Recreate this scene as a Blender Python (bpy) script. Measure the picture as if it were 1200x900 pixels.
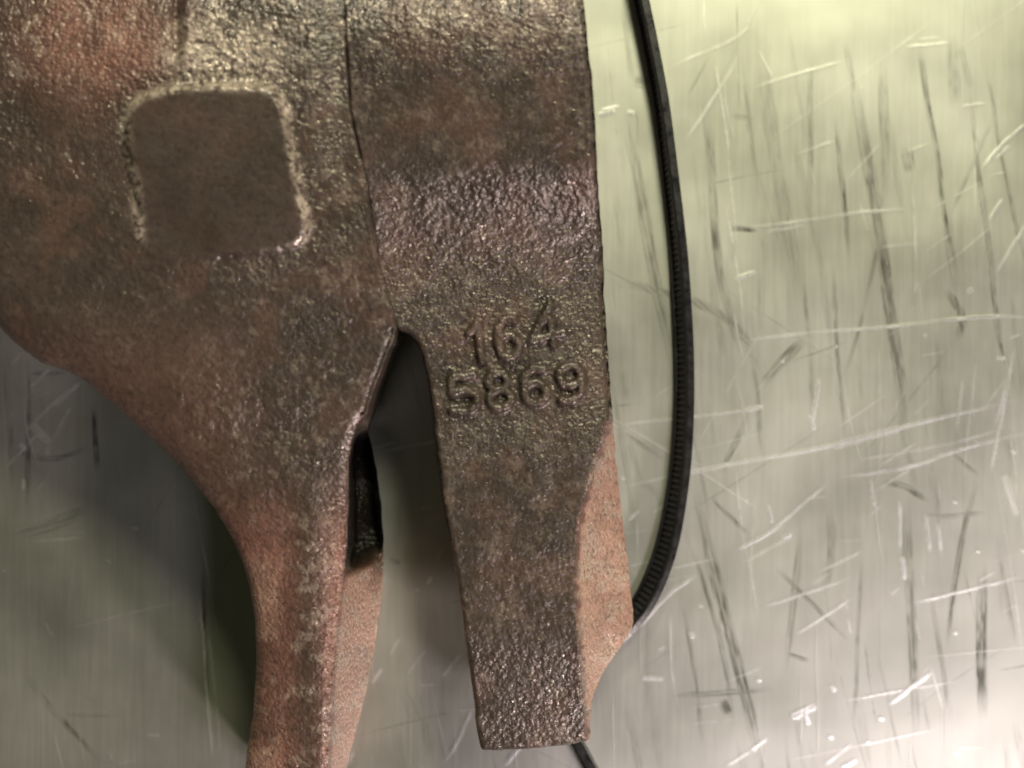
import bpy, math, random
import numpy as np
from mathutils import Vector, Matrix

random.seed(4); rng = np.random.RandomState(7)
scene = bpy.context.scene
for o in list(bpy.data.objects): bpy.data.objects.remove(o)

# ------------------------------------------------------------------ camera, world, lamps, exposure
S = 0.00014            # metres on the table top per photograph pixel (1200 wide)
D = 0.24               # lens above the table
cam_d = bpy.data.cameras.new('camera'); cam = bpy.data.objects.new('camera', cam_d)
scene.collection.objects.link(cam); scene.camera = cam
cam.location = (0, 0, D); cam.rotation_euler = (0, 0, 0)
cam_d.sensor_fit = 'HORIZONTAL'; cam_d.angle = 2*math.atan(600*S/D)
cam_d.clip_start = 0.005; cam_d.clip_end = 20
cam_d.dof.use_dof = True; cam_d.dof.focus_distance = D-0.020; cam_d.dof.aperture_fstop = 11

w = bpy.data.worlds.new('World'); scene.world = w; w.use_nodes = True
bg = w.node_tree.nodes['Background']
bg.inputs[0].default_value = (0.60, 0.62, 0.38, 1); bg.inputs[1].default_value = 0.045

def area(name, direction, dist, size, power, color):
    l = bpy.data.lights.new(name, 'AREA'); l.shape = 'DISK'; l.size = size
    l.energy = power; l.color = color
    o = bpy.data.objects.new(name, l); scene.collection.objects.link(o)
    d = Vector(direction).normalized(); o.location = d*dist
    o.rotation_euler = d.to_track_quat('Z', 'Y').to_euler()
    return o
area('workshop_lamp', (0.12, 1.45, 1.0), 1.3, 0.11, 14, (1.0, 0.93, 0.78))
area('added_glow_lamp', (0.25, 0.74, 1.0), 1.4, 0.26, 11.5, (1.0, 0.99, 0.64))  # unseen lamp added for the glow along the top of the table
area('lower_right_lamp', (0.50, -0.54, 1.0), 1.2, 0.22, 3.5, (1.0, 0.89, 0.97))  # unseen lamp behind the bright lower-right corner of the steel
area('added_side_lamp', (0.95, -1.35, 0.8), 1.2, 0.14, 17, (1.0, 0.84, 0.80))  # unseen lamp added to brighten the prong and leg sides

scene.view_settings.view_transform = 'Standard'; scene.view_settings.look = 'None'
scene.view_settings.exposure = 0.0; scene.view_settings.gamma = 1
try: scene.cycles.filter_width = 1.8
except Exception: pass

# ------------------------------------------------------------------ numeric helpers
def hashgrid(seed, n=256): return np.random.RandomState(seed).rand(n, n)
def vnoise(x, y, scale, seed):
    g = hashgrid(seed); u = np.asarray(x)/scale+1000.3; v = np.asarray(y)/scale+1000.7
    i = np.floor(u).astype(int); j = np.floor(v).astype(int); fu = u-i; fv = v-j
    fu = fu*fu*(3-2*fu); fv = fv*fv*(3-2*fv)
    a = g[i % 256, j % 256]; b = g[(i+1) % 256, j % 256]; c = g[i % 256, (j+1) % 256]; d = g[(i+1) % 256, (j+1) % 256]
    return (a*(1-fu)+b*fu)*(1-fv)+(c*(1-fu)+d*fu)*fv
def fbm(x, y, scale, seed, octs=4):
    t = 0; a = 1; s = 0
    for k in range(octs):
        t = t+a*vnoise(x*math.cos(k)+y*math.sin(k), y*math.cos(k)-x*math.sin(k), scale/2**k, seed+k); s += a; a *= .5
    return t/s
def sstep(a, b, x):
    t = np.clip((x-a)/(b-a), 0, 1); return t*t*(3-2*t)
def interp(y, pts):
    return np.interp(y, [p[0] for p in pts], [p[1] for p in pts])
def sinterp(y, pts, h=16):
    return sum(interp(y+o_, pts) for o_ in (-h, -h*.5, 0, h*.5, h))/5
def catmull(pts, closed=True, n=10):
    P = [np.array(p, float) for p in pts]; N = len(P); out = []
    rngk = range(N) if closed else range(N-1)
    for i in rngk:
        if closed: a, b, c, d = P[i-1], P[i], P[(i+1) % N], P[(i+2) % N]
        else: a, b, c, d = P[max(i-1, 0)], P[i], P[i+1], P[min(i+2, N-1)]
        for k in range(n):
            t = k/n
            out.append(.5*((2*b)+(c-a)*t+(2*a-5*b+4*c-d)*t*t+(3*b-a-3*c+d)*t**3))
    if not closed: out.append(P[-1])
    return np.array(out)
def seg_dist(x, y, P, closed):
    """distance and nearest point to a polyline"""
    best = np.full(x.shape, 1e9); bx = np.zeros(x.shape); by = np.zeros(x.shape)
    n = len(P)
    for i in range(n if closed else n-1):
        ax, ay = P[i][0], P[i][1]; cx, cy = P[(i+1) % n][0], P[(i+1) % n][1]
        dx, dy = cx-ax, cy-ay; L = dx*dx+dy*dy
        if L < 1e-9: continue
        t = np.clip(((x-ax)*dx+(y-ay)*dy)/L, 0, 1); qx = ax+t*dx; qy = ay+t*dy
        d = np.hypot(x-qx, y-qy); m = d < best
        best = np.where(m, d, best); bx = np.where(m, qx, bx); by = np.where(m, qy, by)
    return best, bx, by
def inside(x, y, P):
    r = np.zeros(x.shape, bool); n = len(P)
    for i in range(n):
        x1, y1 = P[i]; x2, y2 = P[(i+1) % n]
        if y1 == y2: continue
        c = ((y1 > y) != (y2 > y)) & (x < (x2-x1)*(y-y1)/(y2-y1)+x1)
        r ^= c
    return r
def unproj(px, py, z):
    k = S*(1-z/D); return (px-600)*k, -(py-450)*k

# ------------------------------------------------------------------ object helpers
def empty(name, loc, label, cat, group=None):
    o = bpy.data.objects.new(name, None); scene.collection.objects.link(o); o.location = loc
    o.empty_display_size = .01; o['label'] = label; o['category'] = cat
    if group: o['group'] = group
    return o
def make(name, verts, faces, mat, parent=None, attr=None, smooth=True):
    me = bpy.data.meshes.new(name)
    off = parent.location if parent else Vector((0, 0, 0))
    v = np.asarray(verts, float)-np.array(off)
    me.from_pydata(v.tolist() if not isinstance(v, list) else v, [], faces)
    me.polygons.foreach_set('use_smooth', [smooth]*len(me.polygons))
    if attr is not None:
        a = me.color_attributes.new('wear_and_shade', 'FLOAT_COLOR', 'POINT')
        a.data.foreach_set('color', np.asarray(attr, np.float32).ravel())
    me.materials.append(mat); me.update()
    o = bpy.data.objects.new(name, me); scene.collection.objects.link(o)
    if parent: o.parent = parent
    return o

# ------------------------------------------------------------------ materials
class NT:
    def __init__(s, name):
        s.m = bpy.data.materials.new(name); s.m.use_nodes = True; s.t = s.m.node_tree
        s.b = s.t.nodes['Principled BSDF']
    def n(s, typ, **kw):
        x = s.t.nodes.new(typ)
        for k, v in kw.items(): setattr(x, k, v)
        return x
    def l(s, a, b): s.t.links.new(a, b)
    def ramp(s, src, stops):
        r = s.n('ShaderNodeValToRGB'); e = r.color_ramp.elements
        while len(e) < len(stops): e.new(.5)
        for i, (p, c) in enumerate(stops):
            e[i].position = p; e[i].color = (c, c, c, 1) if not hasattr(c, '__len__') else (*c, 1)
        s.l(src, r.inputs[0]); return r.outputs[0]
    def mix(s, fac, a, b, mode='MIX'):
        x = s.n('ShaderNodeMix', data_type='RGBA', blend_type=mode)
        for inp, v in ((x.inputs[0], fac), (x.inputs[6], a), (x.inputs[7], b)):
            if hasattr(v, 'is_output') or isinstance(v, bpy.types.NodeSocket): s.l(v, inp)
            elif hasattr(v, '__len__'): inp.default_value = (*v, 1)
            else: inp.default_value = v
        return x.outputs[2]
    def noise(s, vec, scale, detail=4, rough=.6):
        x = s.n('ShaderNodeTexNoise'); x.inputs['Scale'].default_value = scale
        x.inputs['Detail'].default_value = detail; x.inputs['Roughness'].default_value = rough
        s.l(vec, x.inputs['Vector']); return x.outputs[0]
    def math(s, op, a, b=0., c=0.):
        x = s.n('ShaderNodeMath', operation=op)
        for i, v in enumerate((a, b, c)):
            if isinstance(v, bpy.types.NodeSocket): s.l(v, x.inputs[i])
            else: x.inputs[i].default_value = v
        return x.outputs[0]

def cast_iron():
    k = NT('rusty_cast_iron'); geo = k.n('ShaderNodeNewGeometry'); P = geo.outputs['Position']
    at = k.n('ShaderNodeAttribute', attribute_name='wear_and_shade'); sp = k.n('ShaderNodeSeparateColor'); k.l(at.outputs['Color'], sp.inputs[0])
    rust_and_light, crust_and_light, flat = sp.outputs; pocket_shade = at.outputs['Alpha']
    n1 = k.noise(P, 90, 5); n2 = k.noise(P, 1150, 2, .7); n3 = k.noise(P, 2600, 1, .6); n4 = k.noise(P, 260, 5, .65)
    c = k.mix(k.ramp(n1, [(.35, 0.), (.65, 1.)]), (.046, .037, .026), (.072, .053, .039))
    c = k.mix(k.ramp(n4, [(.45, 0.), (.7, .8)]), c, (.060, .049, .035))
    c = k.mix(k.math('MULTIPLY', rust_and_light, k.ramp(n4, [(.25, .55), (.6, 1.)])), c, (.25, .118, .078))
    c = k.mix(k.ramp(rust_and_light, [(.70, 0.), (.95, .85)]), c, (.43, .285, .195))  # high values: pinkish side light painted into the flanks' colour
    c = k.mix(k.math('MAXIMUM', k.math('MULTIPLY', crust_and_light, k.ramp(n2, [(.38, 0.1), (.56, 1.)])), k.math('MULTIPLY_ADD', crust_and_light, 2.2, -1.6)), c, (.42, .36, .26))  # pale crust, and the pad-rim highlight painted in the same tan
    c = k.mix(k.ramp(n2, [(.30, .55), (.50, 0.)]), c, (.035, .026, .018))
    c = k.mix(1., c, (.90, .875, .96), 'MULTIPLY')
    c = k.mix(pocket_shade, (.010, .008, .007), c)  # pocket's shade painted near-black into the leg's inner flank
    k.l(c, k.b.inputs['Base Color'])
    k.b.inputs['Metallic'].default_value = .25
    r = k.math('ADD', k.ramp(n4, [(.3, .27), (.7, .42)]), k.math('MULTIPLY', rust_and_light, .16))
    k.l(r, k.b.inputs['Roughness'])
    amp = k.math('MULTIPLY_ADD', flat, -.75, k.math('MULTIPLY_ADD', rust_and_light, .4, .85))
    wv = k.n('ShaderNodeTexNoise'); wv.inputs['Scale'].default_value = 1300; wv.inputs['Detail'].default_value = 1; k.l(P, wv.inputs['Vector'])
    mx = k.n('ShaderNodeVectorMath', operation='MULTIPLY_ADD'); k.l(wv.outputs['Color'], mx.inputs[0]); mx.inputs[1].default_value = (.00045,)*3; k.l(P, mx.inputs[2])
    def grains(scale):
        v = k.n('ShaderNodeTexVoronoi'); v.feature = 'F1'; v.inputs['Scale'].default_value = scale
        k.l(mx.outputs[0], v.inputs['Vector']); return v
    g1 = grains(1500); g2 = grains(3400)
    hh = k.math('ADD', k.math('MULTIPLY', n2, .9), k.math('MULTIPLY', g1.outputs['Distance'], -1.1))
    hh = k.math('ADD', hh, k.math('MULTIPLY', g2.outputs['Distance'], -.45))
    sc = k.n('ShaderNodeSeparateColor'); k.l(g1.outputs['Color'], sc.inputs[0])
    k.l(k.math('MAXIMUM', k.math('SUBTRACT', r, k.ramp(sc.outputs[0], [(.12, .14), (.28, 0.)])), .14), k.b.inputs['Roughness'])
    bp = k.n('ShaderNodeBump'); bp.inputs['Distance'].default_value = .00013; k.l(hh, bp.inputs['Height']); k.l(amp, bp.inputs['Strength'])
    b2 = k.n('ShaderNodeBump'); b2.inputs['Distance'].default_value = .00009; k.l(n3, b2.inputs['Height']); k.l(bp.outputs[0], b2.inputs['Normal']); k.l(amp, b2.inputs['Strength'])
    k.l(b2.outputs[0], k.b.inputs['Normal'])
    return k.m
IRON = cast_iron()

def steel():
    k = NT('scratched_steel'); geo = k.n('ShaderNodeNewGeometry'); P = geo.outputs['Position']
    at = k.n('ShaderNodeAttribute', attribute_name='wear_and_shade'); sp = k.n('ShaderNodeSeparateColor'); k.l(at.outputs['Color'], sp.inputs[0])
    dark, bright, _ = sp.outputs
    def streak(rot, sx, sy, scale, detail=3):
        m = k.n('ShaderNodeMapping'); m.inputs['Rotation'].default_value = (0, 0, math.radians(rot)); m.inputs['Scale'].default_value = (sx, sy, 1)
        k.l(P, m.inputs['Vector']); return k.noise(m.outputs[0], scale, detail, .6)
    s1 = streak(-6, 1, .035, 420); s2 = streak(-4, 1, .05, 1400); s3 = streak(62, 1, .03, 700); s4 = streak(-76, 1, .03, 600)
    blot = k.noise(P, 32, 4, .55)
    c = k.mix(k.ramp(blot, [(.3, 0.), (.7, 1.)]), (.455, .455, .40), (.55, .55, .495))
    c = k.mix(k.ramp(s1, [(.50, 0.), (.68, .09)]), c, (.27, .27, .245))
    c = k.mix(dark, c, (.10, .10, .082))
    c = k.mix(k.math('MINIMUM', k.math('MULTIPLY', bright, 1.35), 1.), c, (.98, .97, .93))
    k.l(c, k.b.inputs['Base Color'])
    met = k.math('MULTIPLY_ADD', dark, -.15, .93); k.l(met, k.b.inputs['Metallic'])
    r = k.math('ADD', k.ramp(blot, [(.3, .35), (.7, .43)]), k.math('MULTIPLY', k.ramp(s2, [(.4, 0.), (.65, 1.)]), .02))
    r = k.math('MULTIPLY_ADD', bright, -.1, r)
    k.l(r, k.b.inputs['Roughness'])
    h = k.math('MULTIPLY', s2, .16)
    h = k.math('ADD', h, k.math('MULTIPLY', k.ramp(s3, [(.66, 0.), (.70, 1.)]), .7))
    h = k.math('ADD', h, k.math('MULTIPLY', k.ramp(s4, [(.66, 0.), (.70, 1.)]), .7))
    bp = k.n('ShaderNodeBump'); bp.inputs['Distance'].default_value = .00003; bp.inputs['Strength'].default_value = .28
    k.l(h, bp.inputs['Height']); k.l(bp.outputs[0], k.b.inputs['Normal'])
    return k.m
STEEL = steel()

def nylon():
    k = NT('black_nylon'); geo = k.n('ShaderNodeNewGeometry')
    n = k.noise(geo.outputs['Position'], 1500, 3)
    k.l(k.ramp(n, [(.3, (.004, .004, .0045)), (.7, (.009, .0085, .0095))]), k.b.inputs['Base Color'])
    nd = k.noise(geo.outputs['Position'], 420, 5, .7); k.l(k.ramp(nd, [(.35, .24), (.65, .5)]), k.b.inputs['Roughness']); k.b.inputs['IOR'].default_value = 1.5
    bp = k.n('ShaderNodeBump'); bp.inputs['Distance'].default_value = .00003; k.l(n, bp.inputs['Height']); k.l(bp.outputs[0], k.b.inputs['Normal'])
    return k.m
NYLON = nylon()

# ------------------------------------------------------------------ table top: one steel sheet, dense where it is seen
def table_sheet():
    st = 1.5
    core_x = np.arange(-60, 1261, st); core_y = np.arange(-60, 961, st)
    ext = lambda a: np.concatenate([[a[0]-7000, a[0]-1500, a[0]-400, a[0]-80], a, [a[-1]+80, a[-1]+400, a[-1]+1500, a[-1]+7000]])
    gx = ext(core_x); gy = ext(core_y)
    X, Y = np.meshgrid(gx, gy); dark = np.zeros(X.shape); bright = np.zeros(X.shape)
    def stroke(dst, pts, w0, amp, soft=1.2, fade=.25, seed=None, dash=0.):
        P = catmull(pts, False, 6) if len(pts) > 2 else np.array([np.array(pts[0], float)*(1-t)+np.array(pts[1], float)*t for t in np.linspace(0, 1, 8)])
        pad = w0*2+4
        ix = np.searchsorted(gx, [P[:, 0].min()-pad, P[:, 0].max()+pad]); iy = np.searchsorted(gy, [P[:, 1].min()-pad, P[:, 1].max()+pad])
        if ix[0] == ix[1] or iy[0] == iy[1]: return
        x = X[iy[0]:iy[1], ix[0]:ix[1]]; y = Y[iy[0]:iy[1], ix[0]:ix[1]]
        sd = seed if seed is not None else rng.randint(9999)
        wob = (vnoise(y, x, 45, sd)-.5)*(1.6 if dst is dark else 2.0)
        d, qx, qy = seg_dist(x+wob, y, P, False)
        L = np.hypot(*(P[-1]-P[0]))+1e-6
        t = np.clip(((qx-P[0][0])*(P[-1][0]-P[0][0])+(qy-P[0][1])*(P[-1][1]-P[0][1]))/L**2, 0, 1)
        env = sstep(0, fade, t)*sstep(0, fade, 1-t) if fade > 0 else 1
        ww = w0*(.6+.5*vnoise(x, y, 60, sd+1))*(.7+.3*env)
        v = amp*(1-sstep(ww*.5, ww*.5+soft, d))*env*(.55+.7*(.5*vnoise(x, y, 14, sd+2)+.5*vnoise(x*3, y*.3, 9, sd+8)))
        tx, ty = (P[-1]-P[0])/L; cr = (x+wob-P[0][0])*ty-(y-P[0][1])*tx
        fib = vnoise(cr*(1.0 if w0 > 4 else .6), t*L*.035, 1.6, sd+5)*.6+vnoise(cr*.5, t*L*.12, 1.3, sd+6)*.4
        v = v*(.35+1.05*sstep(.25, .75, fib))
        if dash: v = v*sstep(dash-.12, dash+.12, vnoise(t*L, 0*t, 16, sd+3))
        dst[iy[0]:iy[1], ix[0]:ix[1]] = np.maximum(dst[iy[0]:iy[1], ix[0]:ix[1]], np.clip(v, 0, 1))
    # dark scuffs and one painted shadow band read off the photograph: (points, width, strength)
    DK = [([(993, 70), (1012, 160), (1032, 280), (1045, 380), (1058, 470), (1066, 560)], 13, .42),
          ([(1030, 260), (1040, 340), (1052, 430)], 7, .5),
          ([(1072, 30), (1086, 110), (1100, 190), (1106, 240), (1118, 310), (1128, 360)], 5, .75),
          ([(1106, 338), (1120, 356), (1128, 378), (1120, 402)], 7, .8),
          ([(1136, 90), (1146, 190), (1160, 300), (1172, 400), (1200, 480)], 4.5, .65),
          ([(1154, 60), (1170, 160), (1190, 260), (1215, 360)], 3, .5),
          ([(824, 100), (833, 190), (840, 300), (856, 380)], 7, .5), ([(838, 310), (856, 370), (870, 420)], 9, .3),
          ([(728, 130), (748, 210), (762, 300), (778, 380), (792, 450)], 12, .33),
          ([(890, 40), (905, 160), (925, 280), (945, 385)], 14, .22),
          ([(978, 130), (988, 220), (996, 310)], 5, .6), ([(976, 300), (982, 420), (990, 520)], 3, .4),
          ([(1034, 60), (1036, 140), (1038, 240)], 8, .32), ([(1116, 40), (1120, 130)], 10, .25),
          ([(1062, 172), (1068, 205)], 12, .35), ([(940, 300), (948, 410), (955, 520)], 3, .35),
          ([(868, 60), (880, 160), (890, 240)], 3, .3), ([(950, 60), (950, 240)], 6, .3),
          ([(812, 560), (830, 640), (850, 720), (870, 800), (894, 905)], 11, .5),
          ([(802, 620), (830, 700), (848, 770), (860, 860)], 4, .45), ([(800, 700), (815, 800), (824, 880)], 3, .4),
          ([(1152, 655), (1150, 740), (1152, 850)], 10, .55), ([(1060, 560), (1064, 640), (1070, 760), (1072, 880)], 9, .4),
          ([(700, 330), (750, 336), (790, 348), (840, 365), (875, 400), (888, 450), (880, 480)], 8, .34),
          ([(945, 395), (920, 420), (890, 455)], 9, .42), ([(880, 480), (862, 520), (842, 560)], 6, .4),
          ([(882, 412), (888, 470), (892, 540)], 5, .3), ([(726, 505), (780, 540)], 3, .4),
          ([(830, 580), (880, 630)], 3, .5), ([(905, 660), (950, 705), (1000, 755)], 5, .4),
          ([(1146, 560), (1130, 620), (1118, 690), (1108, 770)], 6, .45), ([(940, 610), (930, 700), (918, 800)], 6, .32),
          ([(970, 590), (975, 640), (965, 700)], 8, .25), ([(1010, 650), (1005, 740), (1000, 860)], 3, .35),
          ([(780, 815), (840, 812), (910, 806)], 6, .35), ([(846, 818), (856, 838)], 10, .5),
          ([(918, 765), (950, 775)], 3, .6), ([(1080, 600), (1110, 605), (1160, 600)], 5, .35),
          ([(1115, 530), (1150, 560)], 3, .4), ([(1030, 565), (1060, 570), (1090, 590)], 5, .4),
          ([(1090, 690), (1105, 790), (1115, 850)], 5, .3), ([(1170, 640), (1190, 760)], 4, .3),
          ([(855, 135), (885, 140)], 5, .45), ([(853, 267), (890, 270)], 6, .45), ([(741, 92), (762, 98)], 14, .25),
          ([(735, 560), (770, 580), (790, 640)], 6, .22), ([(700, 540), (725, 555)], 12, .3),
          ([(455, 655), (470, 660)], 4, .6), ([(470, 800), (490, 850)], 12, .2),
          ([(700, 640), (745, 690)], 12, .2), ([(1040, 200), (1020, 330), (985, 460)], 4, .35), ([(1168, 130), (1110, 260)], 3, .35),
          ([(32, 400), (33, 480), (32, 560), (30, 620)], 4, .8), ([(0, 405), (12, 500), (14, 590)], 5, .4),
          ([(108, 470), (112, 520), (115, 560)], 5, .55), ([(0, 522), (60, 538), (110, 520)], 5, .4),
          ([(20, 780), (60, 830), (125, 900)], 6, .5), ([(30, 438), (80, 436)], 4, .45), ([(70, 838), (140, 838)], 3, .3),
          ([(5, 625), (60, 615), (110, 590)], 12, .35), ([(236, 640), (240, 760), (246, 880)], 3, .45)]  # first stroke paints the shadow band left of the leg
    for p, wd, a in DK: stroke(dark, p, wd, min(a*1.3, .7), soft=4.0 if wd > 6 else 2.2, fade=.3)
    for _ in range(95):      # lesser scuffs, nearly parallel
        x = rng.uniform(410, 1210); y = rng.uniform(-20, 880); L = rng.uniform(30, 230); a = math.radians(rng.normal(82, 4))
        stroke(dark, [(x, y), (x+L*math.cos(a), y+L*math.sin(a))], rng.uniform(1.5, 9), rng.uniform(.08, .28), 2, .3)
    for _ in range(4):
        x = rng.uniform(-20, 1210); y = rng.uniform(-20, 900); L = rng.uniform(30, 110); a = math.radians(rng.choice([40, -55, 10, 115])+rng.normal(0, 9))
        stroke(dark, [(x, y), (x+L*.5*math.cos(a), y+L*.5*math.sin(a)+rng.normal(0, 4)), (x+L*math.cos(a), y+L*math.sin(a))], rng.uniform(1.5, 5), rng.uniform(.1, .22), 1.5, .3)
    BR = [([(1148, 200), (1175, 170), (1212, 138)], 3.5, 1), ([(1165, 188), (1185, 170)], 2.5, .8), ([(1158, 260), (1176, 232)], 4, 1),
          ([(1165, 322), (1185, 290), (1212, 250)], 4, 1), ([(860, 268), (920, 262), (1000, 250), (1070, 244)], 3, .5),
          ([(895, 273), (945, 263)], 4, .5), ([(860, 328), (888, 318)], 5, .75), ([(776, 85), (800, 72), (870, 40), (880, 10)], 2, .25),
          ([(868, 60), (852, 90), (828, 128), (800, 170)], 2.5, .5), ([(995, 70), (930, 88), (880, 104)], 2.5, .4),
          ([(1034, 165), (1012, 190), (990, 215)], 2.5, .45), ([(1060, 55), (1115, 50)], 3, .4), ([(700, 135), (722, 128)], 5, .9),
          ([(703, 130), (728, 124)], 3, 1), ([(735, 131), (745, 133)], 4, .8), ([(850, 402), (950, 390), (1040, 383), (1120, 374), (1200, 372)], 3, .5),
          ([(1090, 376), (1160, 371), (1212, 372)], 3, .9), ([(960, 440), (956, 470), (951, 500)], 4, .95), ([(949, 490), (953, 500)], 7, .8),
          ([(723, 498), (800, 490), (860, 483), (897, 477)], 3, .7), ([(870, 481), (897, 476)], 4.5, 1), 
          ([(710, 575), (850, 545), (960, 525), (1040, 505), (1120, 485), (1210, 465)], 5, .6), ([(980, 522), (1050, 503)], 9, .6),
          ([(980, 560), (1060, 548), (1130, 525), (1210, 505)], 4, .7), ([(1000, 540), (1110, 520), (1180, 500)], 3, .4),
          ([(862, 645), (900, 625), (940, 592), (975, 562)], 3, .85), ([(862, 645), (900, 625), (920, 612)], 4.5, .8),
          ([(870, 660), (905, 640), (930, 628)], 3.5, .7), ([(915, 630), (928, 626)], 5, .9), ([(735, 690), (780, 690), (820, 674)], 2, .1),
          ([(746, 738), (765, 715), (790, 690), (820, 673)], 4.5, 1), ([(900, 590), (906, 615)], 3, .9), ([(1020, 560), (1026, 595)], 4, 1),
          ([(1053, 585), (1055, 645)], 4, 1), ([(1057, 655), (1060, 675)], 6, 1), ([(1085, 600), (1090, 650)], 4.5, .9), ([(1098, 610), (1104, 650)], 4, .9),
          ([(1190, 400), (1178, 470), (1160, 560)], 3.5, .8), ([(1178, 560), (1190, 600)], 8, .6), ([(1186, 420), (1166, 500)], 2.5, .6), ([(1130, 440), (1120, 510)], 5, .4),
          ([(1068, 707), (1130, 692), (1200, 675)], 3, .7), ([(1040, 827), (1065, 808), (1095, 785)], 4, .9), ([(1000, 675), (960, 690), (890, 712)], 2.5, .4),
          ([(1010, 645), (960, 670)], 2.5, .5), ([(930, 745), (1000, 700)], 2.5, .45), ([(950, 685), (975, 670)], 4, .45),
          ([(810, 743), (811, 745)], 9, 1), ([(930, 838), (942, 832), (952, 828)], 10, 1), ([(942, 836), (947, 846)], 6, 1), ([(930, 840), (938, 840)], 4, 1),
          ([(755, 794), (772, 795)], 8, .6), ([(770, 762), (780, 757)], 3, .6), ([(878, 880), (900, 865)], 3.5, .8), ([(850, 898), (880, 880)], 2.5, .7),
          ([(965, 898), (1000, 870)], 3, .8), ([(985, 900), (1005, 890)], 4, .8), ([(975, 805), (977, 808)], 6, .9), ([(1118, 740), (1122, 742)], 4, .8),
          ([(1135, 342), (1137, 340)], 6, .9), ([(1083, 392), (1086, 394)], 5, .8), ([(980, 406), (982, 407)], 5, .9), ([(1170, 420), (1176, 420)], 6, .8), ([(874, 586), (876, 587)], 5, .9), ([(915, 425), (919, 422)], 3, .6),
          ([(1028, 290), (1080, 285)], 3, .35), ([(735, 610), (750, 598)], 3, .8), ([(765, 602), (785, 590)], 3, .6),
          # between the castings and below them
          ([(515, 898), (535, 870), (553, 828)], 3.5, .8), ([(435, 802), (448, 782)], 3.5, .7), ([(475, 793), (500, 760)], 2.5, .45), ([(517, 795), (540, 765)], 3, .6),
          ([(590, 898), (603, 882), (612, 872)], 5, .9), ([(500, 685), (506, 675)], 4, .6), ([(488, 693), (492, 690)], 4, .6), ([(510, 660), (520, 640)], 2.5, .5),
          ([(455, 770), (470, 745)], 2.5, .3), ([(405, 898), (415, 880)], 3, .7),
          # left of the leg
          ([(30, 505), (60, 475), (95, 445)], 4, .9), ([(62, 478), (94, 447)], 3, 1), ([(34, 455), (60, 430)], 3, .5), ([(40, 500), (55, 515)], 14, .5), ([(48, 508), (50, 510)], 7, 1),
          ([(25, 522), (27, 525)], 6, 1), ([(27, 560), (26, 575)], 3, .8), ([(10, 430), (30, 408)], 3, .5), ([(55, 530), (80, 480)], 7, .3),
          ([(153, 618), (163, 619)], 3.5, .7), ([(4, 668), (6, 669)], 4, 1), ([(232, 690), (238, 760), (244, 830), (248, 898)], 3.5, .85), ([(243, 720), (255, 850), (258, 890)], 2.5, .4),
          ([(52, 728), (62, 748)], 2.5, .7), ([(122, 655), (130, 660)], 2.5, .5), ([(170, 860), (190, 862)], 3, .3)]
    for p, wd, a in BR: stroke(bright, p, wd*.8, a, soft=1.3, fade=.22 if wd < 6 else 0)
    for _ in range(110):
        x = rng.uniform(-20, 1210); y = rng.uniform(-20, 900); L = rng.uniform(6, 90); a = math.radians(rng.choice([-52, -30, -14, 80, 84, -10])+rng.normal(0, 7))
        stroke(bright, [(x, y), (x+L*math.cos(a), y+L*math.sin(a))], rng.uniform(.8, 2.2), rng.uniform(.12, .45), 1.0, .3, dash=.35)
    for _ in range(150):     # hairlines
        x = rng.uniform(380, 1210) if rng.rand() < .8 else rng.uniform(-20, 300); y = rng.uniform(-20, 900); L = rng.uniform(40, 260)
        a = math.radians(rng.choice([82, 84, 78, -12, -35, -55, 95, 30], p=[.25, .2, .1, .15, .1, .1, .05, .05])+rng.normal(0, 4))
        stroke(bright if rng.rand() < .45 else dark, [(x, y), (x+L*.5*math.cos(a)+rng.normal(0, 3), y+L*.5*math.sin(a)), (x+L*math.cos(a), y+L*math.sin(a))], rng.uniform(.5, 1.3), rng.uniform(.15, .5), 1.0, .25, dash=.25 if rng.rand() < .5 else 0.)
    for _ in range(14):
        x = rng.uniform(700, 1210); y = rng.uniform(450, 900)
        stroke(bright, [(x, y), (x+2, y+1)], rng.uniform(2, 4), .8, 1, 0)
    # very slight dents keep the reflections alive; bright scratches have a raised burr, dark ones are grooves
    Z = (fbm(X, Y, 260, 31, 3)-.5)*.0006 + (fbm(X, Y, 60, 35, 2)-.5)*.00006
    inn = (X > -60) & (X < 1260) & (Y > -60) & (Y < 960); Z = Z*sstep(-60, 60, X)*sstep(1260, 1140, X)*sstep(-60, 60, Y)*sstep(960, 840, Y)
    Z = Z + bright*.000026 - dark*.000006
    V = np.stack([(X-600)*S, -(Y-450)*S, Z], -1).reshape(-1, 3)
    ny, nx = X.shape; i = np.arange(nx-1)[None, :]+np.arange(ny-1)[:, None]*nx
    F = np.stack([i, i+nx, i+nx+1, i+1], -1).reshape(-1, 4)
    col = np.stack([dark, bright, bright*0, bright*0+1], -1).reshape(-1, 4)
    o = make('steel_table_top', V, F.tolist(), STEEL, attr=col); o['kind'] = 'structure'
    return o
table_sheet()

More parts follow.
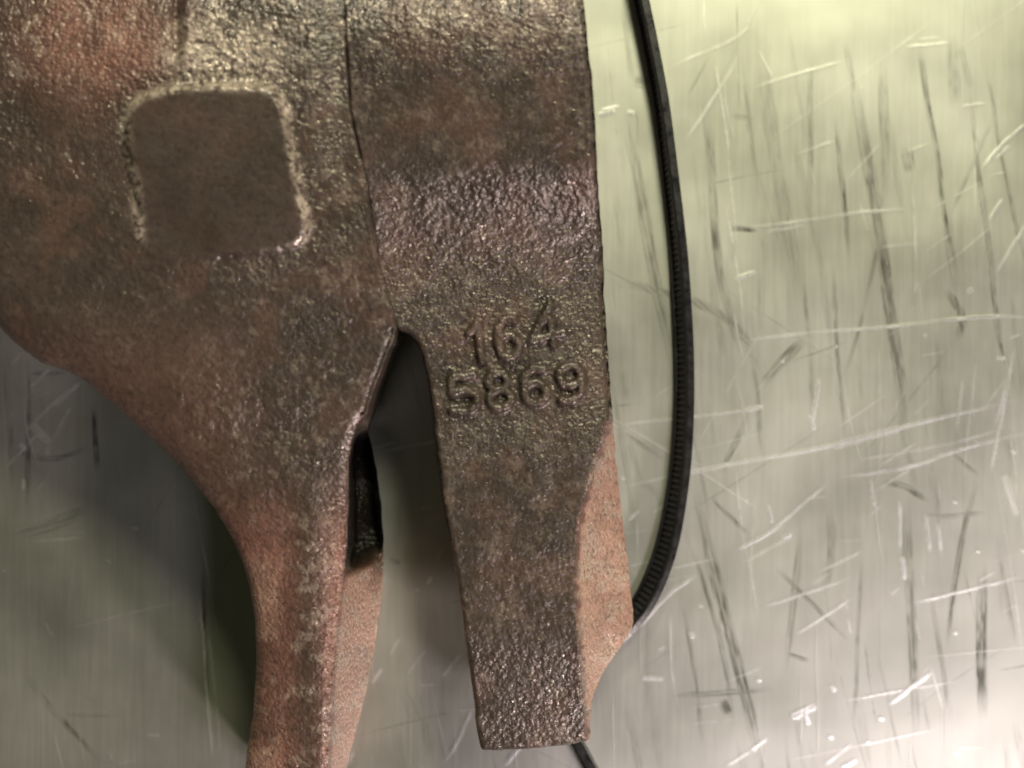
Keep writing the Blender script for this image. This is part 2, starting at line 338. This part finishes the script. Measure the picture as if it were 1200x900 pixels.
# ------------------------------------------------------------------ castings: solid bodies with a worked relief
PEB = lambda x, y, s: (sstep(.35, .75, vnoise(x, y, 5.2, s))*.7+vnoise(x+y*.4, y-x*.4, 3.4, s+5)*1.0+sstep(.4, .7, vnoise(x*.9-y*.3, y, 8, s+2))*.5+vnoise(x, y, 15, s+9)*.7-1.4)
def solid(name_prefix, outline, zfun, attrfun, root, zbot, step=1.5, parts=(), seed=0, taper=.96):
    """outline in photograph pixels; zfun(px,py,d)->height; parts = [(name, maskfun)] faces that become parts of their own"""
    P = catmull(outline, True, 8)
    P[:, 0] += (vnoise(P[:, 0], P[:, 1], 9, seed+3)-.5)*1.6; P[:, 1] += (vnoise(P[:, 0], P[:, 1], 9, seed+4)-.5)*1.2
    gx = np.arange(P[:, 0].min()-2*step, P[:, 0].max()+2*step, step); gy = np.arange(P[:, 1].min()-2*step, P[:, 1].max()+2*step, step)
    X, Y = np.meshgrid(gx, gy); ins = inside(X, Y, P)
    ny, nx = X.shape
    cell = ins[:-1, :-1].astype(int)+ins[1:, :-1]+ins[1:, 1:]+ins[:-1, 1:]
    use = cell >= 1
    vm = np.zeros(X.shape, bool)
    for a, b in ((0, 0), (1, 0), (1, 1), (0, 1)): vm[a:ny-1+a, b:nx-1+b] |= use
    d, qx, qy = seg_dist(X, Y, P, True)
    snap = vm & ~ins
    X = np.where(snap, qx, X); Y = np.where(snap, qy, Y); d = np.where(snap, 0, d)
    Z = zfun(X, Y, d)
    k = S*(1-Z/D); V = np.stack([(X-600)*k, -(Y-450)*k, Z], -1).reshape(-1, 3)
    A = attrfun(X, Y, d)
    A = np.stack([np.clip(A[0], 0, 1), np.clip(A[1], 0, 1), np.clip(A[2], 0, 1), A[3]], -1).reshape(-1, 4)
    idx = np.arange(nx*ny).reshape(ny, nx)
    Fc = np.stack([idx[:-1, :-1], idx[1:, :-1], idx[1:, 1:], idx[:-1, 1:]], -1)
    cx = .25*(X[:-1, :-1]+X[1:, :-1]+X[1:, 1:]+X[:-1, 1:]); cy = .25*(Y[:-1, :-1]+Y[1:, :-1]+Y[1:, 1:]+Y[:-1, 1:])
    lab = np.zeros(use.shape, int)
    for q, (nm, mf) in enumerate(parts): lab[use & mf(cx, cy) & (lab == 0)] = q+1
    # normals from the whole relief so that parts join without a visible crease
    def sub(F, extraV=None, extraF=None):
        u, inv = np.unique(F.ravel(), return_inverse=True); return u, inv.reshape(F.shape)
    out = {}
    for q in range(len(parts)+1):
        F = Fc[use & (lab == q)]
        if not len(F): continue
        u, inv = sub(F); VV = V[u]; AA = A[u]; faces = inv.tolist()
        if q == 0:
            # skirt round the outside
            Fa = Fc[use]; E = {}
            for a, b in ((0, 1), (1, 2), (2, 3), (3, 0)):
                for s_, t_ in zip(Fa[:, a].tolist(), Fa[:, b].tolist()):
                    if (t_, s_) in E: del E[(t_, s_)]
                    else: E[(s_, t_)] = 1
            nxt = {s_: t_ for s_, t_ in E}; loops = []
            while nxt:
                s0 = next(iter(nxt)); lp = [s0]; c = nxt.pop(s0)
                while c != s0 and c in nxt: lp.append(c); c = nxt.pop(c)
                loops.append(lp)
            lp = max(loops, key=len); remap = {int(g): n for n, g in enumerate(u)}
            cen = V[lp].mean(0); ring = []; prev = []
            for g in lp:
                if g not in remap: remap[g] = len(VV); VV = np.vstack([VV, V[g]]); AA = np.vstack([AA, A[g]])
                prev.append(remap[g])
            VV = list(map(list, VV)); AA = list(map(list, AA))
            # inward normals for the taper
            L = np.array([V[g] for g in lp]); T = np.roll(L, -6, 0)-np.roll(L, 6, 0); T = T[:, :2]/(np.linalg.norm(T[:, :2], axis=1, keepdims=True)+1e-9)
            Nn = np.stack([-T[:, 1], T[:, 0]], 1)       # left of travel
            area2 = np.sum(L[:, 0]*np.roll(L[:, 1], -1)-np.roll(L[:, 0], -1)*L[:, 1])
            if area2 < 0: Nn = -Nn                       # points inward
            zb = np.array([zbot(*(600+l[0]/(S*(1-l[2]/D)), 450-l[1]/(S*(1-l[2]/D)))) for l in L])
            for f, insr in ((.12, .00008), (.35, .0003), (.7, .0007), (1., .0013)):
                cur = []
                for m in range(len(lp)):
                    z = L[m, 2]+(min(zb[m], L[m, 2]-.0004)-L[m, 2])*f
                    j = (rng.rand()-.5)*.00012
                    VV.append([L[m, 0]+Nn[m, 0]*(insr+j), L[m, 1]+Nn[m, 1]*(insr+j), z]); AA.append(AA[prev[m]] if f == .12 else AA[prev[m]]); cur.append(len(VV)-1)
                n = len(lp)
                for m in range(n): faces.append([prev[(m+1) % n], prev[m], cur[m], cur[(m+1) % n]])
                prev = cur
            from mathutils.geometry import tessellate_polygon
            q8 = prev[::9]; tri = tessellate_polygon([[Vector((VV[g][0], VV[g][1], 0)) for g in q8]])
            faces += [[q8[a_], q8[b_], q8[c_]] for a_, b_, c_ in tri]
        nm = 'body' if q == 0 else parts[q-1][0]
        out.setdefault(nm, []).append(make(nm, VV, faces, IRON, root, AA))
    return out

# ---- left casting (yoke with a narrow leg and a raised square pad)
LO = [(-70, -60), (120, -60), (300, -60), (398, -58), (402, 0), (406, 60), (411, 130), (421, 180), (430, 225), (438, 280), (446, 320), (455, 352), (463, 380),
      (459, 400), (448, 428), (437, 458), (430, 482), (431, 505), (438, 532), (446, 587), (449, 624), (449, 655), (446, 705), (431, 800), (406, 900), (396, 960),
      (280, 960), (287, 900), (297, 830), (300, 760), (295, 700), (281, 650), (260, 610), (235, 575), (200, 535), (162, 500), (124, 467), (90, 440), (50, 425), (25, 408), (2, 386), (-20, 360), (-70, 330)]
LE = [(-60, 400), (0, 402), (130, 411), (225, 430), (320, 446), (380, 463), (428, 446), (458, 434), (482, 427), (500, 417), (520, 411), (541, 407), (587, 407), (640, 405), (700, 398), (760, 391), (900, 384), (960, 380)]
LX = [(-60, 402), (380, 466), (482, 430), (505, 431), (532, 438), (587, 446), (624, 450), (655, 449), (705, 446), (800, 431), (900, 406), (960, 396)]
PAD = catmull([(166, 119), (200, 108), (250, 104), (298, 105), (318, 111), (328, 128), (335, 165), (345, 215), (354, 258), (352, 277), (336, 287), (300, 292), (235, 299), (196, 301), (177, 292), (170, 270), (165, 230), (156, 175), (152, 142), (156, 128)], True, 5)
def zL(x, y, d):
    mm = .001
    z = sinterp(y, [(-60, 23.5), (0, 26.7), (60, 27.35), (110, 27.4), (200, 26.9), (300, 26.1), (400, 24.6), (480, 23.6), (520, 23.0), (600, 21.8), (700, 20.5), (900, 17.5), (960, 16.5)])
    y0 = np.clip(y, -60, 960)
    # the back rolls off to the left and to the lower-left contour
    z = z-3.2*sstep(230, -120, x)*sstep(560, 300, y)*.9
    t = np.clip(d/70, 0, 1); roll = (1-np.sqrt(1-(1-t)**2*.92)); leftside = sstep(340, 200, x+np.clip(y-600, 0, 60)*0-0.0)
    z = z-4.2*roll*np.where(y > 300, sstep(390, 330, x), 0)*sstep(300, 420, y)
    z = z-1.6*sstep(360, 408, x+0*y)*sstep(330, 60, y)*.5
    # slight hollow where body turns into leg, ridge down the leg
    z = z+.7*np.exp(-((x-365-(y-600)*.06)/26)**2)*sstep(500, 640, y)
    z = z-.3*np.exp(-((y-512-(x-250)*-.05)/16)**2)*sstep(190, 260, x)*sstep(400, 330, x)
    # inner side of the leg, sloping down to the foot
    xe = interp(y, LE); xo = interp(y, LX); u = np.clip((x-xe)/np.maximum(xo-xe, 2), 0, 1)
    on = (y > 482)
    pk = sstep(490, 525, y)*sstep(668, 640, y+(x-430)*.5)     # deep pocket in the inner flank, above the foot
    plain = (z+4.0)*np.clip(u, 0, 1)**.85
    deep = (z+7.)*sstep(0, .3, u)-6.0*sstep(.82, 1, u)
    z = np.where(on, z-(plain*(1-pk)+deep*pk)*sstep(482, 520, y), z)
    z = z-1.2*on*sstep(-10, 0, x-xe)*(u <= 0)*.4
    # pad
    m = (x > 120) & (x < 390) & (y > 70) & (y < 340)
    dp = np.full(x.shape, 99.); inp = np.zeros(x.shape, bool)
    dd, _, _ = seg_dist(x[m], y[m], PAD, True); ii = inside(x[m], y[m], PAD); dp[m] = np.where(ii, -dd, dd)
    hgt = interp(y, [(90, 1.35), (180, 1.15), (260, .95), (305, .35)])
    prof = 1-sstep(-1, 11, dp+(vnoise(x, y, 12, 91)-.5)*5+(vnoise(x, y, 5, 92)-.5)*3)
    hgt = hgt*(1-.75*sstep(215, 270, y)*sstep(270, 200, x))
    z = z+1.25*hgt*prof+.45*prof*sstep(130, 104, y)*0
    flat = (1-sstep(2, 13, dp+(vnoise(x, y, 14, 93)-.5)*7))
    # cast flash groove coming down to the pad
    gx_ = 205+(vnoise(y, y*0, 30, 5)-.5)*8
    z = z-.9*np.exp(-((x-gx_)/6)**2)*sstep(80, 55, y)+.5*np.exp(-((x-gx_-14)/9)**2)*sstep(85, 60, y)
    rough = (1-.88*flat)*(.7+.8*sstep(.4, .65, fbm(x, y, 90, 77, 3)))*(1+.7*sstep(110, 70, y)*sstep(160, 210, x)*sstep(360, 330, x))
    z = z+.075*PEB(x, y, 11)*rough+.30*(fbm(x, y, 34, 15, 2)-.5)*(1-.8*flat)+.05*(vnoise(x*.25, y, 3.5, 40)-.5)*flat
    # rounded rim; thin raised burr on the parting line
    r = np.where((x > interp(y, LE)-60) & (y < 385), 3., 9.)
    t = np.clip(d/r, 0, 1); z = z-np.where(u > .02, 0, .16*r*(1-np.sqrt(np.clip(1-(1-t)**2, 0, 1))))
    return (z+10)*mm
def aL(x, y, d):
    n = fbm(x, y, 40, 61, 4); n2 = fbm(x, y, 12, 66, 3)
    rust_and_light = .74*np.exp(-(((x-115)/95)**2+((y-40)/85)**2)**1.4)*(.55+.45*sstep(.34, .55, n+.12))
    rust_and_light = np.maximum(rust_and_light, .80*sstep(520, 680, y)*(.6+.4*sstep(.3, .6, n+.1))*(1-.75*np.exp(-((x-362)/22)**2)))
    rust_and_light = np.maximum(rust_and_light, (.88+.12*sstep(.35, .6, n)-.10*sstep(.55, .7, n2))*sstep(-7, 8, x-interp(y, LE))*sstep(500, 560, y))  # leg's inner side painted paler and pinker for the light on it
    rust_and_light = np.maximum(rust_and_light, .22*sstep(.5, .7, n)*.6)
    rust_and_light = np.maximum(rust_and_light, .20*sstep(330, 470, y)*sstep(330, 230, x))
    dd = np.full(x.shape, 99.); m = (x > 110) & (x < 400) & (y > 60) & (y < 350)
    q, _, _ = seg_dist(x[m], y[m], PAD, True); ii = inside(x[m], y[m], PAD); dd[m] = np.where(ii, -q, q)
    ring = np.exp(-((dd-5-(vnoise(x, y, 16, 97)-.5)*5)/6.)**2)*sstep(300, 270, y)*np.where(x < 200, .7+.3*(y < 150), 1.1)*(.55+.6*sstep(.3, .6, vnoise(x, y, 17, 44)))  # highlight on the pad's sloped sides, painted pale
    crust_and_light = .9*ring+.75*np.exp(-(((x-262)/70)**2+((y-62)/42)**2)**2)+.28*sstep(.56, .68, n2)*sstep(140, 20, y)+.05*sstep(.58, .7, n2)+.12*sstep(.6, .7, n2)*sstep(200, 330, x)  # real crust, plus rim highlight and lit top edge painted paler
    crust_and_light = crust_and_light+.2*sstep(.5, .62, n2)*np.exp(-((x-362)/30)**2)*sstep(560, 640, y)
    sd = sstep(-2, 8, x-interp(y, LE))*sstep(500, 560, y)
    crust_and_light = crust_and_light+.5*sd*sstep(.5, .62, n2)
    pk = sstep(490, 525, y)*sstep(672, 636, y+(x-430)*.5)*sstep(-1, 4, x-interp(y, LE))  # where the pocket's shade is painted in
    rust_and_light = rust_and_light*(1-pk); crust_and_light = crust_and_light*(1-pk)
    flat = (1-sstep(2, 13, dd+(vnoise(x, y, 14, 93)-.5)*7))*.8
    rust_and_light = rust_and_light*(1-.8*flat); crust_and_light = crust_and_light*(1-.9*(1-sstep(-8, 0, dd)))
    flat = np.maximum(flat, .5*sstep(.35, .55, n)*sstep(90, 140, y)*sstep(560, 500, y))
    flat = np.maximum(flat, .75*sstep(340, 220, x-(y-300)*.2)*sstep(170, 300, y)*sstep(700, 560, y)*(.6+.8*n))
    return rust_and_light, crust_and_light, flat, 1-pk
CX, CY = unproj(200, 200, 0)
left = empty('metal_casting', (CX, CY, 0), 'rusty brown iron casting with a smooth raised square pad and a curved narrow leg', 'metal casting')
def padmask(x, y):
    m = np.zeros(x.shape, bool); s = (x > 130) & (x < 380) & (y > 80) & (y < 330)
    q, _, _ = seg_dist(x[s], y[s], PAD, True); ii = inside(x[s], y[s], PAD); m[s] = ii | (q < 8); return m
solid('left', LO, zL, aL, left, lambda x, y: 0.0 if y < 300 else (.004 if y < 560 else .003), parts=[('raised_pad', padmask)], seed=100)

# ---- right casting (thick block with a flat prong carrying two rows of raised figures)
RO = [(401, -58), (403, 0), (407, 60), (412, 130), (422, 180), (431, 225), (439, 280), (447, 320), (456, 353), (466, 384), (482, 393), (493, 412), (502, 450), (508, 490), (514, 550), (523, 610), (534, 670), (544, 740), (551, 790), (558, 845), (562, 872), (570, 879), (600, 878), (645, 875), (684, 869), (691, 862),
      (692, 835), (699, 805), (712, 780), (733, 748), (742, 726), (738, 680), (731, 620), (724, 560), (718, 490), (714, 430), (708, 350), (707, 300), (701, 220), (697, 130), (690, 60), (684, 0), (680, -58), (550, -60)]
RE = [(-60, 680), (0, 683), (60, 689), (130, 696), (220, 700), (300, 706), (350, 707), (430, 713), (478, 716), (500, 711), (550, 695), (600, 681), (640, 675), (680, 674), (780, 680), (835, 684), (868, 686), (900, 686)]
RX = [(-60, 681), (0, 684), (130, 697), (300, 707), (350, 708), (430, 714), (490, 718), (560, 724), (620, 731), (680, 738), (726, 742), (748, 733), (780, 712), (805, 699), (835, 692), (868, 691), (900, 690)]
def circ(cx, cy, rx, ry, a0=0, a1=360, n=14):
    return [(cx+rx*math.cos(math.radians(a0+(a1-a0)*i/n)), cy+ry*math.sin(math.radians(a0+(a1-a0)*i/n))) for i in range(n+1)]
GL = {'1': [[(.15, .22), (.6, .03), (.6, 1)]],
      '6': [[(.85, .06), (.5, .02), (.22, .2), (.1, .5), (.12, .72)], circ(.5, .7, .38, .28)],
      '8': [circ(.5, .26, .34, .24), circ(.5, .74, .40, .26)],
      '9': [circ(.5, .30, .38, .28), [(.88, .3), (.9, .5), (.78, .8), (.5, .98), (.15, .94)]],
      '5': [[(.9, .03), (.15, .03), (.12, .46), (.55, .40), (.9, .56), (.9, .82), (.6, 1), (.1, .93)]],
      '4': [[(.74, .0), (.0, .80)], [(.0, .82), (1., .76)], [(.66, .36), (.68, 1.02)]]}
# top-left, width vector, height vector in photograph pixels
FIG = [('1', (546, 381), (22, -4), (5, 45)), ('6', (577, 376), (30, -5), (6, 46)), ('4', (618, 362), (37, -7), (6, 46)),
       ('5', (523, 441), (36, -3), (5, 44)), ('8', (566, 437), (32, -3), (5, 43)), ('6', (608, 432), (33, -3), (5, 43)), ('9', (650, 429), (34, -3), (4, 43))]
FS = []
for ch, o, u, v in FIG:
    FS.append([[(o[0]+u[0]*a+v[0]*b, o[1]+u[1]*a+v[1]*b) for a, b in st] for st in GL[ch]])
def figdist(x, y, k):
    d = np.full(x.shape, 99.); pts = np.array([p for st in FS[k] for p in st])
    m = (x > pts[:, 0].min()-14) & (x < pts[:, 0].max()+14) & (y > pts[:, 1].min()-14) & (y < pts[:, 1].max()+14)
    if m.any():
        b = np.full(m.sum(), 99.)
        for st in FS[k]:
            q, _, _ = seg_dist(x[m], y[m], st, False); b = np.minimum(b, q)
        d[m] = b
    return d
def zR(x, y, d):
    z = sinterp(y, [(-60, 20.5), (0, 25.6), (25, 26.3), (50, 26.3), (100, 25.6), (150, 24.9), (195, 24.2), (225, 23.3), (295, 20.6), (330, 20.0), (365, 19.8), (420, 19.5), (500, 19.3), (600, 19.1), (760, 18.7), (800, 17.3), (850, 16.3), (880, 15.5)])
    xe = interp(y, RE); xo = interp(y, RX)
    # the shoulder slopes a little towards the right rim
    z = z-(x-440)/265*2.5*sstep(190, 260, y)*(1-.85*sstep(300, 560, y))-.5*sstep(600, 705, x)*sstep(190, 270, y)*sstep(520, 320, y)-.7*sstep(600, 700, x)*sstep(760, 860, y)
    u = np.clip((x-xe)/np.maximum(xo-xe, 2), 0, 1)
    low = interp(y, [(480, 9.), (600, 4.), (726, 1.), (780, 5.), (830, 10.), (870, 13.)])
    side = sstep(478, 500, y)
    z = np.where(y > 478, z-(z-low)*(u**.8)*side, z)
    fd = np.minimum.reduce([figdist(x, y, k) for k in range(len(FS))])
    wob = (vnoise(x, y, 6, 55)-.5)*1.6
    z = z+.95*(1-sstep(2.3, 7.4, fd+wob*1.5))
    g = fbm(x, y, 110, 23, 3)
    rough = .75+.55*sstep(.42, .62, g)+.7*sstep(195, 250, y)*sstep(345, 290, y)-.25*sstep(320, 350, y)*sstep(380, 355, y)+.45*sstep(60, 0, y)-.35*sstep(90, 110, y)*sstep(220, 180, y)-.3*sstep(530, 560, y)*sstep(760, 700, y)*(u <= 0)
    rough = rough*np.where(fd < 6, .8, 1)
    z = z+.085*PEB(x, y, 211)*rough+.28*(fbm(x, y, 30, 215, 2)-.5)
    r = np.where((y < 384) & (x < 500), 2.0, np.where(x > 640, 9., 6.)); t = np.clip(d/r, 0, 1); z = z-np.where(u > .02, 0, .17*r*(1-np.sqrt(np.clip(1-(1-t)**2, 0, 1))))
    # bitten corner low on the outer side
    z = z-1.2*np.exp(-(((x-712)/9)**2+((y-752)/13)**2))+.8*np.exp(-(((x-716)/6)**2+((y-768)/9)**2))*(vnoise(x, y, 4, 9)-.1)
    return (z+10)*.001
def aR(x, y, d):
    n = fbm(x, y, 44, 161, 4); n2 = fbm(x, y, 12, 166, 3)
    xe = interp(y, RE)
    rust_and_light = .12*sstep(.5, .7, n)
    sd = sstep(-5, 7, x-xe+(vnoise(x, y, 7, 8)-.5)*6)*sstep(480, 500, y)
    rust_and_light = np.maximum(rust_and_light, sd*(.88+.12*sstep(.4, .6, n)-.10*sstep(.55, .7, n2)))  # prong's outer side: its light painted in as paler pink rust
    crust_and_light = .12*sstep(.55, .7, n2)+.40*sstep(75, 5, y)*sstep(.42, .6, n2)+.5*sd*sstep(.5, .62, n2)
    crust_and_light = np.maximum(crust_and_light, .9*np.exp(-(((x-716)/9)**2+((y-770)/16)**2)))
    flat = .55*sstep(60, 110, y)*sstep(225, 175, y)+.45*sstep(500, 560, y)*sstep(780, 720, y)*(1-sd)+.25*sstep(350, 380, y)*sstep(500, 480, y)
    flat = flat*(.6+.8*n)
    return rust_and_light, crust_and_light, flat, np.ones(x.shape)
CX, CY = unproj(600, 300, 0)
right = empty('metal_casting', (CX, CY, 0), 'brown iron casting with a flat prong bearing the raised figures 164 and 5869', 'metal casting')
def zbotR(x, y):
    return float(np.interp(y, [-60, 290, 380, 500, 726, 880], [0., 0., .009, .0108, .0100, .0125]))
solid('right', RO, zR, aR, right, zbotR, parts=[('raised_digit', (lambda k: (lambda x, y: figdist(x, y, k) < 7.6))(k)) for k in range(len(FS))], seed=300)

# ------------------------------------------------------------------ cable tie: a strap on edge with a row of teeth on its inner face
def cable_tie():
    # path in photograph pixels with the height of the strap's middle, lean of the strap (degrees, + leans outward)
    K = [(735, -70, 2.7, 8), (751, 2, 2.7, 9), (763, 60, 2.7, 10), (774, 120, 2.7, 11), (784, 200, 2.7, 13), (792, 270, 2.65, 15), (798, 340, 2.6, 18), (802, 410, 2.6, 21), (802, 480, 2.6, 24), (798, 545, 2.6, 27), (790, 600, 2.6, 29),
         (776, 655, 2.6, 31), (754, 705, 2.6, 32), (722, 745, 2.6, 28), (690, 775, 2.6, 20), (665, 805, 2.6, 10), (662, 838, 2.6, 0), (676, 866, 2.6, -4), (692, 895, 2.6, -4), (712, 935, 2.6, -4), (735, 980, 2.6, -4)]
    C = catmull(K, False, 24); q = np.arange(len(C)); C[:, 0] += (vnoise(q, q*0, 34, 3)-.5)*2.2; C[:, 3] += (vnoise(q, q*0, 40, 8)-.5)*7
    x, y = unproj(C[:, 0], C[:, 1], C[:, 2]*.001); P = np.stack([x, y, C[:, 2]*.001], 1)
    seg = np.linalg.norm(np.diff(P, axis=0), axis=1); L = np.concatenate([[0], np.cumsum(seg)])
    def at(s):
        p = np.array([np.interp(s, L, P[:, k]) for k in range(3)]); h = 2e-4
        q = np.array([np.interp(s+h, L, P[:, k])-np.interp(s-h, L, P[:, k]) for k in range(3)]); t = q/np.linalg.norm(q)
        lean = math.radians(np.interp(s, L, C[:, 3]))
        out = np.cross(t, [0, 0, -1]); out = -out/np.linalg.norm(out)     # left of travel downwards = outward (+x)
        if out[0] < 0 and t[1] < 0: out = -out
        up = np.array([0, 0, 1.])
        wv = up*math.cos(lean)+out*math.sin(lean); nv = out*math.cos(lean)-up*math.sin(lean)   # width vector, outward face normal
        return p, t, wv, nv
    W, T = .0045, .0015; n = 420; ss = np.linspace(L[0]+3e-4, L[-1]-3e-4, n)
    b = .00022; i0 = -T/2
    sec = [(-W/2+b, T/2), (W/2-b, T/2), (W/2, T/2-b), (W/2, i0+b), (W/2-b, i0), (W/2-.0007, i0), (W/2-.0008, i0+.00042), (-W/2+.0008, i0+.00042), (-W/2+.0007, i0), (-W/2+b, i0), (-W/2, i0+b), (-W/2, T/2-b)]
    V = []; F = []; m = len(sec)
    for s in ss:
        p, t, wv, nv = at(s)
        for a, c in sec: V.append(p+wv*a+nv*c)
    for i in range(n-1):
        for j in range(m): F.append([i*m+j, i*m+(j+1) % m, (i+1)*m+(j+1) % m, (i+1)*m+j])
    F.append(list(range(m))[::-1]); F.append([(n-1)*m+j for j in range(m)])
    bx, by = unproj(790, 450, 0)
    root = empty('cable_tie', (bx, by, 0), 'thin black plastic cable tie bowed across the scratched steel beside the numbered casting', 'cable tie')
    make('strap', V, F, NYLON, root, smooth=False)
    V = []; F = []; s = L[0]+.001
    while s < L[-1]-.0012:
        b0 = len(V)
        for ds, h in ((0, .00040), (.00052, .00020), (.00062, .00040)):
            p, t, wv, nv = at(s+ds)
            for sg in (-1, 1): V.append(p+wv*sg*(W/2-.00085)+nv*(i0+h))
        F += [[b0, b0+1, b0+3, b0+2], [b0+2, b0+3, b0+5, b0+4], [b0, b0+2, b0+4], [b0+1, b0+5, b0+3]]
        s += .00098
    te = make('teeth', V, F, NYLON, root, smooth=False); te['kind'] = 'stuff'
cable_tie()
